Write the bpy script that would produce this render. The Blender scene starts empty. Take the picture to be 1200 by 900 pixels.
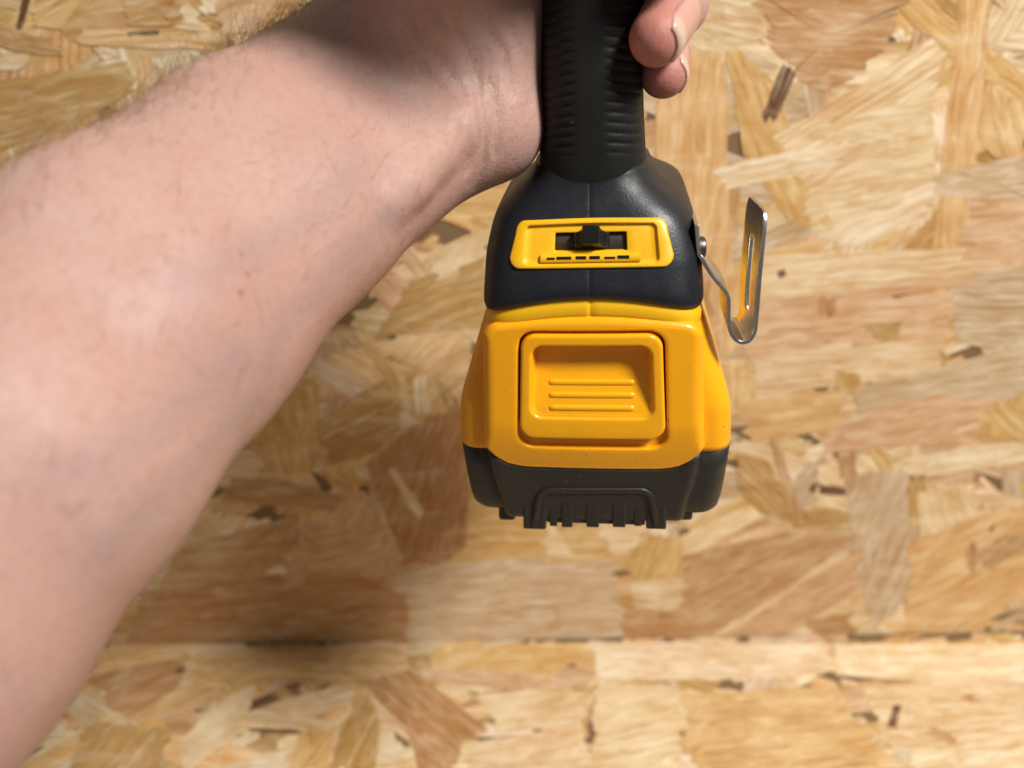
import bpy, bmesh, math, random
import numpy as np
from mathutils import Matrix, Vector
random.seed(7); rng = np.random.default_rng(7)
scene = bpy.context.scene
col = scene.collection

# ------------------------------------------------------------------ camera
PITCH = math.radians(28); FPX = 906.0            # focal length in 1200-px-wide pixels
Fv = np.array([0, math.cos(PITCH), -math.sin(PITCH)])
Uv = np.array([0, math.sin(PITCH), math.cos(PITCH)])
Rv = np.array([1.0, 0, 0])
D0 = 0.225
CAM = -D0*(Fv + (693-600)/FPX*Rv + (450-462)/FPX*Uv)
cd = bpy.data.cameras.new('camera'); cam = bpy.data.objects.new('camera', cd); col.objects.link(cam)
cam.location = CAM; cam.rotation_euler = (math.radians(90)-PITCH, 0, 0)
cd.sensor_width = 36; cd.lens = FPX/1200*36; cd.clip_start = 0.005; cd.clip_end = 50
cd.dof.use_dof = True; cd.dof.focus_distance = 0.222; cd.dof.aperture_fstop = 8.0
scene.camera = cam

# ------------------------------------------------------------------ world, lamps, exposure
world = bpy.data.worlds.new('World'); scene.world = world; world.use_nodes = True
bg = world.node_tree.nodes['Background']
bg.inputs[0].default_value = (0.97, 0.94, 0.91, 1); bg.inputs[1].default_value = 0.16
def area(name, loc, target, size, power, colr):
    d = bpy.data.lights.new(name, 'AREA'); d.shape = 'DISK'; d.size = size; d.energy = power; d.color = colr
    o = bpy.data.objects.new(name, d); col.objects.link(o); o.location = loc
    o.rotation_euler = (Vector(target)-Vector(loc)).to_track_quat('-Z', 'Y').to_euler()
    return o
area('ceiling_lamp', (0.70, -0.61, 1.07), (0, 0.05, -0.05), 0.33, 31.0, (1.0, 0.96, 0.90))
scene.view_settings.view_transform = 'Standard'; scene.view_settings.look = 'None'
scene.view_settings.exposure = 0.0; scene.view_settings.gamma = 1.0
scene.render.engine = 'CYCLES'

# ------------------------------------------------------------------ frames and helpers
phi = -math.atan2(-CAM[0], -CAM[1]); rol = math.radians(-3.2)
RZ = np.array([[math.cos(phi), -math.sin(phi), 0], [math.sin(phi), math.cos(phi), 0], [0, 0, 1]])
RY = np.array([[math.cos(rol), 0, math.sin(rol)], [0, 1, 0], [-math.sin(rol), 0, math.cos(rol)]])
MT = RZ @ RY                                       # tool frame -> world (origin shared)
def TP(u, v, y):                                   # photo direction -> tool frame (mm) at depth y
    D = MT.T @ (Fv + (u-600)/FPX*Rv + (450-v)/FPX*Uv); c = MT.T @ CAM
    return (c + (y*.001-c[1])/D[1]*D)*1000
def ray(u, v): return Fv + (u-600)/FPX*Rv + (450-v)/FPX*Uv
def WP(u, v, d): return (CAM + d*ray(u, v))*1000  # mm, world

def mesh_obj(name, verts, faces, mat, parent=None, smooth=True, scale=.001, edges=()):
    me = bpy.data.meshes.new(name)
    me.from_pydata([tuple(np.asarray(p)*scale) for p in verts], edges, [tuple(int(i) for i in f) for f in faces])
    me.materials.append(mat)
    o = bpy.data.objects.new(name, me); col.objects.link(o)
    if parent: o.parent = parent
    if smooth: me.polygons.foreach_set('use_smooth', [True]*len(me.polygons))
    return o
def fixn(o):
    bm = bmesh.new(); bm.from_mesh(o.data); bmesh.ops.recalc_face_normals(bm, faces=bm.faces); bm.to_mesh(o.data); bm.free(); return o
def sharp(o, deg=35):
    me = o.data; bm = bmesh.new(); bm.from_mesh(me)
    bmesh.ops.recalc_face_normals(bm, faces=bm.faces)
    for e in bm.edges: e.smooth = not (len(e.link_faces) == 2 and e.calc_face_angle(0) > math.radians(deg))
    bm.to_mesh(me); bm.free(); return o
def bevel(o, w, seg=3, deg=30):
    m = o.modifiers.new('bevel', 'BEVEL'); m.width = w*.001; m.segments = seg; m.limit_method = 'ANGLE'; m.angle_limit = math.radians(deg)
    m.harden_normals = False
    return o
class MB:
    def __init__(s): s.v = []; s.f = []
    def rings(s, rings, closed=True, cap0=False, cap1=False):
        b = len(s.v); n = len(rings[0])
        for r in rings: s.v += [tuple(p) for p in r]
        for i in range(len(rings)-1):
            for j in range(n if closed else n-1):
                k = (j+1) % n
                s.f.append((b+i*n+j, b+i*n+k, b+(i+1)*n+k, b+(i+1)*n+j))
        if cap0: s.f.append(tuple(b+j for j in range(n))[::-1])
        if cap1: s.f.append(tuple(b+(len(rings)-1)*n+j for j in range(n)))
        return s
    def box(s, x0, x1, y0, y1, z0, z1):
        b = len(s.v)
        s.v += [(x, y, z) for z in (z0, z1) for y in (y0, y1) for x in (x0, x1)]
        for f in ((0,2,3,1), (4,5,7,6), (0,1,5,4), (2,6,7,3), (0,4,6,2), (1,3,7,5)): s.f.append(tuple(b+i for i in f))
        return s
    def obj(s, name, mat, parent=None, smooth=True): return fixn(mesh_obj(name, s.v, s.f, mat, parent, smooth))
def empty(name, label, cat):
    o = bpy.data.objects.new(name, None); col.objects.link(o); o.empty_display_size = .02
    o['label'] = label; o['category'] = cat; return o
def sstep(a, b, x):
    t = np.clip((x-a)/(b-a), 0, 1); return t*t*(3-2*t)
def lerp(a, b, t): return a+(b-a)*t

# ------------------------------------------------------------------ materials
class Mat:
    def __init__(s, name, **kw):
        s.m = bpy.data.materials.new(name); s.m.use_nodes = True; s.t = s.m.node_tree; s.b = s.t.nodes['Principled BSDF']
        s.set(**kw)
    def set(s, **kw):
        for k, v in kw.items(): s.b.inputs[k.replace('_', ' ')].default_value = v
    def n(s, typ, ins=None, **kw):
        nd = s.t.nodes.new(typ)
        for k, v in kw.items(): setattr(nd, k, v)
        for k, v in (ins or {}).items():
            if isinstance(v, bpy.types.NodeSocket): s.t.links.new(v, nd.inputs[k])
            else: nd.inputs[k].default_value = v
        return nd
    def link(s, a, b): s.t.links.new(a, s.b.inputs[b])
    def noise(s, vec, scale, detail=3, rough=.5, dist=0):
        return s.n('ShaderNodeTexNoise', {'Vector': vec, 'Scale': scale, 'Detail': detail, 'Roughness': rough, 'Distortion': dist}).outputs['Fac']
    def mr(s, val, a, b, c, d): return s.n('ShaderNodeMapRange', {'Value': val, 'From Min': a, 'From Max': b, 'To Min': c, 'To Max': d}).outputs[0]
    def math(s, op, a, b=0.0): return s.n('ShaderNodeMath', {0: a, 1: b}, operation=op).outputs[0]
    def mix(s, f, a, b, blend='MIX'):
        nd = s.n('ShaderNodeMix', data_type='RGBA', blend_type=blend)
        for sock, v in ((nd.inputs[0], f), (nd.inputs[6], a), (nd.inputs[7], b)):
            if isinstance(v, bpy.types.NodeSocket): s.t.links.new(v, sock)
            else: sock.default_value = v
        return nd.outputs[2]
    def bump(s, h, strength, dist, normal=None):
        i = {'Height': h, 'Strength': strength, 'Distance': dist}
        if normal: i['Normal'] = normal
        return s.n('ShaderNodeBump', i).outputs[0]
    def obj(s): return s.n('ShaderNodeTexCoord').outputs['Object']

def plastic(name, c, rough, grain=.15, gscale=2500, dirt=.15, sss=0.0, spec=.5):
    m = Mat(name, Roughness=rough, Specular_IOR_Level=spec); o = m.obj()
    d = m.noise(o, 60, 5, .65)
    c2 = tuple(x*.72 for x in c)
    cc = m.mix(m.math('MULTIPLY', m.mr(d, .52, .75, 0, 1), dirt), (*c, 1), (*c2, 1))
    vo = m.n('ShaderNodeTexVoronoi', {'Vector': o, 'Scale': 230.0}).outputs['Distance']      # dust specks and nicks
    sk = m.math('MULTIPLY', m.mr(vo, .05, .10, 1, 0), m.mr(m.noise(o, 45, 2), .52, .6, 0, .8))
    m.link(m.mix(sk, cc, (.10, .075, .05, 1)), 'Base Color')
    m.link(m.mr(m.noise(o, 180, 3), .3, .7, rough-.06, rough+.08), 'Roughness')
    m.link(m.bump(m.noise(o, gscale, 2), grain, .0002), 'Normal')
    if sss: m.set(Subsurface_Weight=sss, Subsurface_Radius=(1, .4, .1), Subsurface_Scale=.002)
    return m.m
Y_BATT = plastic('battery_yellow_plastic', (.95, .42, .006), .28, .30, 1700, .15, .05)
Y_BTN = plastic('button_yellow_plastic', (.93, .43, .006), .27, .05, 1500, .25, .05)
Y_TOOL = plastic('tool_yellow_plastic', (.86, .47, .007), .40, .12, 2000, .3)
RUBBER = plastic('charcoal_rubber', (.0095, .0118, .0165), .44, .35, 1500, .5, spec=.4)
GRIP = plastic('black_grip_rubber', (.011, .011, .0105), .6, .25, 1500, .5, spec=.22)
BLACK = plastic('black_battery_plastic', (.021, .0190, .0155), .45, .25, 1800, .4)
BLK2 = plastic('black_switch_plastic', (.012, .012, .013), .33, .25, 1500, .4)
TRACK = plastic('dusty_track_plastic', (.032, .027, .024), .62, .6, 900, 1.0)
mm = Mat('nickel_steel', Metallic=1.0, Roughness=.22, Base_Color=(.62, .57, .5, 1)); _o = mm.obj()
mm.link(mm.mr(mm.noise(_o, 400, 4, .6), .3, .75, .24, .44), 'Roughness')
mm.link(mm.mix(mm.mr(mm.noise(_o, 90, 4), .4, .8, 0, 1), (.66, .63, .58, 1), (.46, .43, .39, 1)), 'Base Color')
mm.link(mm.bump(mm.noise(_o, 700, 2), .08, .0002), 'Normal')
STEEL = mm.m
DSTEEL = Mat('dark_screw_steel', Metallic=1.0, Roughness=.4, Base_Color=(.16, .14, .12, 1)).m

def wood_mat():
    m = Mat('wood_strand', Roughness=.6, Specular_IOR_Level=.35)
    uv = m.n('ShaderNodeUVMap').outputs[0]
    tint = m.n('ShaderNodeAttribute', attribute_name='tint')
    warp = m.n('ShaderNodeTexNoise', {'Vector': m.n('ShaderNodeMapping', {'Vector': uv, 'Scale': (.022, .05, 1)}).outputs[0], 'Scale': 1.0, 'Detail': 2}).outputs['Color']
    wv = m.n('ShaderNodeVectorMath', {0: warp, 1: (.5, .5, .5)}, operation='SUBTRACT').outputs[0]
    uv2 = m.n('ShaderNodeVectorMath', {0: uv, 1: m.n('ShaderNodeVectorMath', {0: wv, 'Scale': 8.0}, operation='SCALE').outputs[0]}, operation='ADD').outputs[0]
    sep = m.n('ShaderNodeSeparateXYZ', {0: uv2}).outputs
    fine = m.noise(m.n('ShaderNodeMapping', {'Vector': uv2, 'Scale': (.03, 1.0, 1)}).outputs[0], 1.0, 4, .6)
    broad = m.noise(m.n('ShaderNodeMapping', {'Vector': uv2, 'Scale': (.014, .22, 1)}).outputs[0], 1.0, 3, .55)
    blot = m.noise(m.n('ShaderNodeMapping', {'Vector': uv, 'Scale': (.035, .06, 1)}).outputs[0], 1.0, 3, .6)
    # late-wood lines: how strong they are differs from strand to strand
    sel = m.noise(m.n('ShaderNodeMapping', {'Vector': uv, 'Scale': (.004, .004, 1)}).outputs[0], 1.0, 0)
    wav = m.math('SINE', m.math('MULTIPLY', sep[1], 1.55))
    wav = m.math('MULTIPLY', m.mr(wav, .1, 1, 0, 1), m.mr(sel, .46, .66, 0, .55))
    c = tint.outputs['Color']
    c = m.mix(m.mr(broad, .42, .60, .0, .85), c, (.86, .765, .63, 1), 'MULTIPLY')
    c = m.mix(m.mr(fine, .42, .68, 0, .85), c, (.74, .64, .52, 1), 'MULTIPLY')
    c = m.mix(wav, c, (.66, .50, .33, 1), 'MULTIPLY')
    c = m.mix(m.mr(blot, .42, .66, 0, .6), c, (.86, .73, .56, 1), 'MULTIPLY')
    mid = m.noise(m.n('ShaderNodeMapping', {'Vector': uv2, 'Scale': (.02, .42, 1)}).outputs[0], 1.0, 4, .65)
    c = m.mix(m.mr(mid, .48, .62, 0, .48), c, (.84, .72, .57, 1), 'MULTIPLY')
    c = m.mix(m.mr(mid, .46, .34, 0, .28), c, (.93, .84, .68, 1))
    ob = m.n('ShaderNodeTexCoord').outputs['Object']
    sp = m.noise(m.n('ShaderNodeMapping', {'Vector': ob, 'Scale': (22, 40, 70)}).outputs[0], 1.0, 5, .62, .8)     # weathering that runs across neighbouring strands
    c = m.mix(m.mr(sp, .46, .66, 0, .5), c, (.84, .72, .56, 1), 'MULTIPLY')
    c = m.mix(m.mr(sp, .46, .32, 0, .25), c, (.88, .76, .56, 1))
    speck = m.n('ShaderNodeTexVoronoi', {'Vector': m.n('ShaderNodeMapping', {'Vector': uv, 'Scale': (.03, .12, 1)}).outputs[0], 'Scale': 1.0}).outputs['Distance']
    c = m.mix(m.mr(speck, .0, .07, .55, 0), c, (.42, .26, .14, 1), 'MULTIPLY')
    m.link(c, 'Base Color')
    h = m.math('ADD', m.math('MULTIPLY', fine, .5), m.math('MULTIPLY', broad, .8))
    m.link(m.bump(h, .5, .0005), 'Normal')
    m.link(m.mr(fine, .3, .7, .5, .72), 'Roughness')
    return m.m
WOOD = wood_mat()

def skin_mat():
    m = Mat('skin', Subsurface_Weight=.55, Subsurface_Radius=(1.0, .35, .18), Subsurface_Scale=.0035, Specular_IOR_Level=.32)
    o = m.obj()
    big = m.noise(o, 28, 4, .6); mid = m.noise(o, 130, 4, .6); small = m.noise(o, 650, 3, .6)
    att = m.n('ShaderNodeAttribute', attribute_name='flush')
    c = m.mix(m.mr(big, .35, .66, 0, 1), (.51, .335, .285, 1), (.445, .27, .228, 1))
    c = m.mix(m.mr(mid, .42, .66, 0, .55), c, (.47, .268, .222, 1))
    c = m.mix(m.mr(small, .5, .75, 0, .45), c, (.35, .19, .14, 1))
    sepc = m.n('ShaderNodeSeparateColor', {0: att.outputs['Color']})
    c = m.mix(sepc.outputs[0], c, (.48, .18, .145, 1))
    c = m.mix(sepc.outputs[1], c, (.27, .21, .22, 1))          # veins
    c = m.mix(sepc.outputs[2], c, (.27, .085, .045, 1))         # moles
    m.link(c, 'Base Color')
    # skin relief: pores, fine crossing lines, folds along the limb
    vor = m.n('ShaderNodeTexVoronoi', {'Vector': o, 'Scale': 900.0}, feature='DISTANCE_TO_EDGE').outputs['Distance']
    rot = m.n('ShaderNodeMapping', {'Vector': o, 'Rotation': (0.0, .3, -.95), 'Scale': (900, 130, 260)}).outputs[0]
    lines = m.noise(rot, 1.0, 3, .6, .4)
    h = m.math('ADD', m.math('MULTIPLY', m.mr(vor, 0, .2, 0, 1), .3), m.math('ADD', m.math('MULTIPLY', lines, .8), m.math('MULTIPLY', small, .8)))
    n1 = m.bump(h, .27, .0005)
    crease = m.n('ShaderNodeAttribute', attribute_name='crease').outputs['Fac']
    rot2 = m.n('ShaderNodeMapping', {'Vector': o, 'Rotation': (.35, -.5, .35), 'Scale': (330, 60, 60)}).outputs[0]
    fold = m.n('ShaderNodeTexNoise', {'Vector': rot2, 'Scale': 1.0, 'Detail': 4, 'Roughness': .6, 'Distortion': .6}).outputs['Fac']
    fold = m.math('ABSOLUTE', m.math('SUBTRACT', fold, .5))
    fold = m.math('MULTIPLY', m.mr(fold, 0, .07, 0, 1), crease)
    n2 = m.bump(fold, .13, .0009, n1)
    fa = m.n('ShaderNodeAttribute', attribute_name='fold').outputs['Fac']
    n2 = m.bump(m.math('MULTIPLY', fa, -1.0), .6, .0011, n2)
    m.link(n2, 'Normal')
    m.link(m.mr(mid, .3, .7, .42, .6), 'Roughness')
    return m.m
SKIN = skin_mat()
nm = Mat('fingernail', Roughness=.25, Base_Color=(.66, .40, .34, 1), Subsurface_Weight=.4, Subsurface_Radius=(1, .4, .25), Subsurface_Scale=.002, Coat_Weight=.3)
_ed = nm.n('ShaderNodeAttribute', attribute_name='edge').outputs['Fac']
nm.link(nm.mix(_ed, (.56, .30, .25, 1), (.62, .45, .36, 1)), 'Base Color')
NAIL = nm.m
HAIR = Mat('arm_hair', Roughness=.35, Base_Color=(.33, .19, .085, 1), Specular_IOR_Level=.6).m

# ------------------------------------------------------------------ the board wall and the board below it
WALL_Y = CAM[1]+.400; SEAM = .418; BENCH_Z = CAM[2]-SEAM
YAW = math.radians(1.0)
RWz = np.array([[math.cos(YAW), -math.sin(YAW), 0], [math.sin(YAW), math.cos(YAW), 0], [0, 0, 1]])
PIV = np.array([0, WALL_Y, 0])
BASEM = Mat('board_glue_and_dust', Roughness=.75, Base_Color=(.20, .125, .06, 1)).m
def to_wall(u, v):                                 # photo direction -> (a, b) mm on the wall: a right, b up
    n = RWz @ np.array([0, 1, 0]); D = ray(u, v); t = ((PIV-CAM)@n)/(D@n); p = RWz.T @ (CAM+t*D-PIV); return p[0]*1000, (p[2]-BENCH_Z)*1000
def to_bench(u, v):
    D = ray(u, v); t = (BENCH_Z-CAM[2])/D[2]; p = RWz.T @ (CAM+t*D-PIV); return p[0]*1000, p[1]*1000   # b is 0 at the seam, negative towards the viewer
def setting(name, verts, faces, mat):
    o = mesh_obj(name, verts, faces, mat, None, False); o['kind'] = 'structure'; return o
def slab(name, lo, hi):
    mb = MB().box(lo[0], hi[0], lo[1], hi[1], lo[2], hi[2]); o = fixn(mesh_obj(name, mb.v, mb.f, BASEM, None, False)); o['kind'] = 'structure'; return o
wall = slab('wall', (-620, 0, -12), (620, 12, 640)); wall.matrix_world = Matrix.Translation((PIV[0], PIV[1], BENCH_Z)) @ Matrix.Rotation(YAW, 4, 'Z')
bench = slab('bench_top', (-620, -420, -12), (620, -0.03, 0)); bench.matrix_world = wall.matrix_world.copy()
wall['label'] = 'upright oriented strand board wall behind the tool'; bench['label'] = 'oriented strand board bench top along the bottom edge'

def srgb(r, g, b): return tuple((c/255/12.92 if c/255 <= .04045 else ((c/255+.055)/1.055)**2.4) for c in (r, g, b))
PAL = {'pale': srgb(236, 214, 168), 'cream': srgb(242, 226, 188), 'tan': srgb(226, 192, 134), 'gold': srgb(224, 190, 124),
       'pink': srgb(222, 188, 144), 'brown': srgb(200, 164, 114), 'red': srgb(197, 156, 107), 'dark': srgb(118, 84, 56), 'grey': srgb(214, 194, 158), 'olive': srgb(200, 166, 104)}
def rag(poly, amp, seg, ang=None, fray=1.7):
    out = []
    n = len(poly)
    for i in range(n):
        a = np.array(poly[i]); b = np.array(poly[(i+1) % n]); L = np.linalg.norm(b-a); k = max(1, int(L/seg)); k = min(k, 9)
        d = (b-a)/max(L, 1e-6); nn = np.array([-d[1], d[0]])
        if ang is not None and abs(d@np.array([-math.sin(ang), math.cos(ang)])) > .55 and L > 4:    # torn end, frayed along the grain
            k = min(16, max(3, int(L/1.5))); g = np.array([math.cos(ang), math.sin(ang)]); w = 0
            for j in range(k):
                w = .5*w+rng.normal(0, fray); out.append(a+(b-a)*(j+(rng.uniform(-.3, .3) if j else 0))/k+(g*w if j else 0))
            continue
        for j in range(k):
            p = a+(b-a)*j/k
            if j: p = p+nn*rng.normal(0, amp)+d*rng.normal(0, amp)
            out.append(p)
    return out
def longest_dir(poly):
    P = np.array(poly); P = P-P.mean(0); w, V = np.linalg.eigh(P.T@P); return math.atan2(V[1, 1], V[0, 1])
class Strand:
    __slots__ = ('pts', 'h', 'tint', 'ang', 'size', 'off', 'tilt')
def make_strand(poly, h, colr, ang=None, amp=.5, seg=5.0, jit=.05):
    s = Strand(); s.ang = longest_dir(poly) if ang is None else ang; s.pts = rag(poly, amp, seg, s.ang)
    s.pts = [(p[0], max(p[1], 1.0)) for p in s.pts] if min(q[1] for q in poly) > 0 else [(p[0], min(p[1], -.3)) for p in s.pts]
    k = 1+rng.normal(0, jit); s.tint = tuple(max(0, c*k*w_*(1+rng.normal(0, jit*.3))) for c, w_ in zip(colr, (1.02, 1.08, 1.28))); s.h = h
    P = np.array(poly); s.size = 0.5*abs(sum(P[i][0]*P[(i+1) % len(P)][1]-P[(i+1) % len(P)][0]*P[i][1] for i in range(len(P))))
    s.off = rng.uniform(0, 4000, 2); s.tilt = rng.normal(0, .0011 if jit > .03 else .0004, 2)
    return s
def rand_poly(cx, cy, L, w, ang):
    hl, hw = L/2, w/2; ct, st = math.cos(ang), math.sin(ang)
    q = []
    for (x, y) in ((-hl+rng.normal(0, L*.06), -hw*rng.uniform(.6, 1.1)), (0, -hw*rng.uniform(.85, 1.15)), (hl+rng.normal(0, L*.06), -hw*rng.uniform(.6, 1.1)),
                   (hl+rng.normal(0, L*.08), hw*rng.uniform(.3, 1.1)), (0, hw*rng.uniform(.85, 1.15)), (-hl+rng.normal(0, L*.08), hw*rng.uniform(.3, 1.1))):
        q.append((cx+x*ct-y*st, cy+x*st+y*ct))
    return q
def strand_geom(s, onwall):
    P = np.array(s.pts); c = P.mean(0); n = len(P)
    ct, st = math.cos(s.ang), math.sin(s.ang); L = P-c
    al = L[:, 0]*ct+L[:, 1]*st; ac = -L[:, 0]*st+L[:, 1]*ct
    hh = s.h+L[:, 0]*s.tilt[0]+L[:, 1]*s.tilt[1]
    top = np.concatenate([P, hh[:, None]], 1); ctr = np.array([[c[0], c[1], s.h]])
    bot = top.copy(); bot[:, 2] -= .25
    A = np.concatenate([top, bot, ctr])
    uv = np.stack([al, ac], 1)+s.off; uvs = np.concatenate([uv, uv, s.off[None]])
    faces = [(i, (i+1) % n, 2*n) for i in range(n)]+[(i, n+i, n+(i+1) % n, (i+1) % n) for i in range(n)]
    V = np.stack([A[:, 0], -A[:, 2], A[:, 1]], 1) if onwall else np.stack([A[:, 0], A[:, 1], A[:, 2]], 1)
    return V, uvs, faces
def strand_mesh(name, strands, parent, onwall, off=(0, 0, 0)):
    V, UVv, FF, TT = [], [], [], []; b = 0
    for s in strands:
        v, uv, f = strand_geom(s, onwall); V.append(v); UVv.append(uv); FF += [tuple(b+i for i in q) for q in f]; b += len(v); TT += [s.tint]*len(v)
    V = np.concatenate(V); UVv = np.concatenate(UVv)
    o = mesh_obj(name, V, FF, WOOD, parent, False)
    me = o.data; ul = me.uv_layers.new(name='UVMap'); idx = np.zeros(len(me.loops), np.int32); me.loops.foreach_get('vertex_index', idx)
    ul.data.foreach_set('uv', UVv[idx].ravel().astype(np.float32))
    ca = me.color_attributes.new('tint', 'FLOAT_COLOR', 'POINT'); ca.data.foreach_set('color', np.concatenate([np.array(TT), np.ones((len(TT), 1))], 1).ravel().astype(np.float32))
    return o

# hand-placed strands, and dark pieces painting the shade in bench slits; outlines read off the photograph and laid on the board planes
WK = [
 # top right
 ([(768,120),(790,40),(848,10),(852,200),(858,330),(772,300)], 'tan', 90), ([(848,40),(905,95),(975,265),(925,262),(870,180)], 'gold', None),
 ([(905,160),(1000,105),(1095,40),(1112,60),(1090,130),(950,230)], 'pale', 35), ([(950,150),(1090,110),(1100,230),(985,290),(940,250)], 'pale', 10),
 ([(1030,-10),(1075,-10),(1210,95),(1210,130),(1105,60)], 'gold', None), ([(1140,30),(1210,-10),(1210,60),(1160,60)], 'cream', None),
 ([(1140,110),(1200,90),(1200,190),(1130,170)], 'tan', None), ([(1135,235),(1205,228),(1205,320),(1120,330)], 'pink', 0),
 ([(843,196),(930,176),(1002,168),(985,192),(850,222)], 'cream', None), ([(955,275),(1020,240),(1092,214),(1088,255),(1000,290)], 'cream', None),
 ([(882,-10),(1065,-10),(1045,40),(1000,92),(965,106),(935,95),(905,50)], 'brown', None), ([(918,74),(932,86),(910,138),(896,145),(892,134)], 'dark', None),
 ([(1122,-8),(1160,-8),(1152,90),(1131,303),(1092,305),(1104,180),(1114,90)], 'tan', None), ([(1092,206),(1140,192),(1205,182),(1205,232),(1140,232),(1096,228)], 'grey', None),
 ([(1160,-8),(1210,-8),(1210,25),(1158,60)], 'pale', None), ([(780,-10),(885,-10),(900,40),(850,60),(815,60)], 'pale', None),
 # right middle
 ([(890,352),(1000,335),(1138,320),(1140,332),(1020,350),(895,364)], 'pink', None), ([(880,300),(1130,290),(1140,322),(890,352)], 'pale', 4), ([(1110,330),(1205,310),(1205,420),(1118,400)], 'grey', 0),
 ([(868,366),(1000,352),(1120,340),(1110,395),(960,410),(880,425)], 'pink', 6), ([(880,420),(1010,395),(1110,390),(1090,440),(950,455),(885,470)], 'pale', 4),
 ([(1000,455),(1100,430),(1205,400),(1205,460),(1100,490),(1010,490)], 'grey', 12), ([(960,500),(1060,470),(1205,440),(1205,490),(1090,520),(970,530)], 'pink', 14),
 ([(870,470),(990,455),(985,500),(880,520)], 'tan', None), ([(978,440),(1008,440),(1005,462),(985,468)], 'olive', None), ([(1090,372),(1122,372),(1118,384),(1095,384)], 'brown', 0),
 ([(1008,380),(1062,375),(1060,395),(1030,402)], 'olive', None), ([(1040,545),(1120,525),(1205,512),(1205,540),(1100,556),(1045,556)], 'cream', None),
 ([(865,530),(900,540),(925,590),(945,600),(938,614),(890,600),(862,570)], 'olive', None), ([(902,514),(911,512),(941,614),(932,617)], 'brown', None),
 ([(960,545),(1020,530),(1040,580),(990,600),(955,590)], 'pale', None), ([(1060,565),(1085,555),(1085,620),(1065,620)], 'olive', None), ([(980,535),(1003,530),(1005,558),(984,560)], 'brown', None),
 ([(1075,575),(1140,565),(1150,640),(1080,650)], 'pale', None), ([(950,565),(998,572),(990,580),(955,578)], 'dark', 0), ([(910,318),(918,314),(921,322),(913,326)], 'dark', None), ([(958,352),(980,346),(976,368),(960,370)], 'red', None),
 ([(1142,552),(1150,555),(1146,566),(1140,562)], 'red', None), ([(1145,480),(1205,460),(1205,520),(1150,515)], 'gold', None),
 # bottom right
 ([(1060,640),(1145,600),(1205,590),(1205,690),(1140,740),(1060,735)], 'tan', 40), ([(830,748),(920,680),(990,645),(1015,690),(1035,748)], 'pale', 35),
 ([(800,650),(900,628),(985,614),(988,640),(920,690),(830,752),(735,752),(768,715),(800,690)], 'brown', 33), ([(850,752),(930,690),(1010,640),(1025,690),(1000,752)], 'pink', 30),
 ([(988,560),(1035,548),(1062,552),(1066,690),(1046,722),(1022,736),(1010,700)], 'grey', 84), ([(935,752),(942,724),(968,722),(1000,716),(998,752)], 'brown', 0),
 ([(1140,650),(1165,628),(1205,604),(1205,636),(1160,668)], 'brown', None), ([(1142,602),(1166,614),(1160,622),(1140,612)], 'dark', None), ([(1130,640),(1142,632),(1146,672),(1134,668)], 'red', None),
 ([(725,622),(800,632),(800,690),(745,690)], 'gold', 80), ([(733,715),(775,712),(800,735),(800,752),(729,752)], 'red', 0), ([(735,682),(800,676),(795,712),(740,712)], 'pale', None),
 # under and left of the battery
 ([(545,560),(700,615),(720,655),(520,665)], 'gold', 5), ([(640,610),(760,610),(740,650),(640,650)], 'pale', None),
 ([(460,672),(520,660),(620,652),(715,648),(724,662),(730,700),(728,752),(470,752),(480,715)], 'grey', 3),
 ([(430,545),(480,500),(545,470),(550,600),(545,640),(530,655),(475,662),(455,610)], 'red', 70), ([(395,560),(440,600),(478,665),(400,660),(370,610)], 'pink', 60),
 ([(455,550),(463,547),(482,575),(497,598),(490,610),(482,600)], 'cream', None), ([(372,495),(430,455),(465,438),(470,500),(440,530),(385,545)], 'olive', 30),
 ([(412,385),(425,378),(470,440),(458,452)], 'tan', None), ([(320,430),(375,450),(372,545),(325,560),(290,520)], 'gold', 90), ([(440,400),(545,385),(545,470),(490,470)], 'tan', 40),
 ([(480,330),(570,300),(570,380),(440,395)], 'olive', 20), ([(268,560),(320,562),(400,578),(395,598),(300,590),(262,582)], 'brown', None), ([(500,300),(575,265),(575,310),(510,330)], 'pale', None),
 ([(345,610),(440,620),(460,690),(380,700),(330,650)], 'pink', 20), ([(210,645),(320,610),(330,650),(300,690),(180,700)], 'brown', 5), ([(150,752),(175,692),(260,680),(400,664),(478,700),(475,752)], 'red', 4),
 ([(230,752),(330,728),(470,735),(472,752)], 'brown', 2), ([(300,620),(350,600),(352,640),(310,650)], 'brown', 40), ([(484,440),(500,436),(505,480),(488,485)], 'cream', 90),
 # top left
 ([(-10,98),(60,85),(150,72),(162,105),(80,150),(-10,180)], 'olive', 12), ([(95,34),(180,34),(258,38),(250,58),(170,56),(98,52)], 'tan', 0), ([(150,37),(206,35),(202,41),(152,43)], 'dark', 0),
 ([(204,32),(222,4),(247,36)], 'cream', None), ([(228,-8),(250,-8),(266,14),(246,20),(234,12)], 'cream', None), ([(108,55),(122,56),(141,66),(124,71)], 'cream', None), ([(29,-8),(39,-8),(27,34),(20,32)], 'dark', None),
 ([(40,-10),(100,-10),(75,35),(40,30)], 'gold', None), ([(150,-10),(215,-10),(205,28),(155,30)], 'olive', None), ([(0,30),(60,45),(75,65),(20,60),(-10,50)], 'brown', None), ([(250,-10),(330,-10),(300,40),(262,40)], 'pink', None),
 ([(0,55),(38,70),(20,82),(-10,82)], 'cream', None),
]
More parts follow.
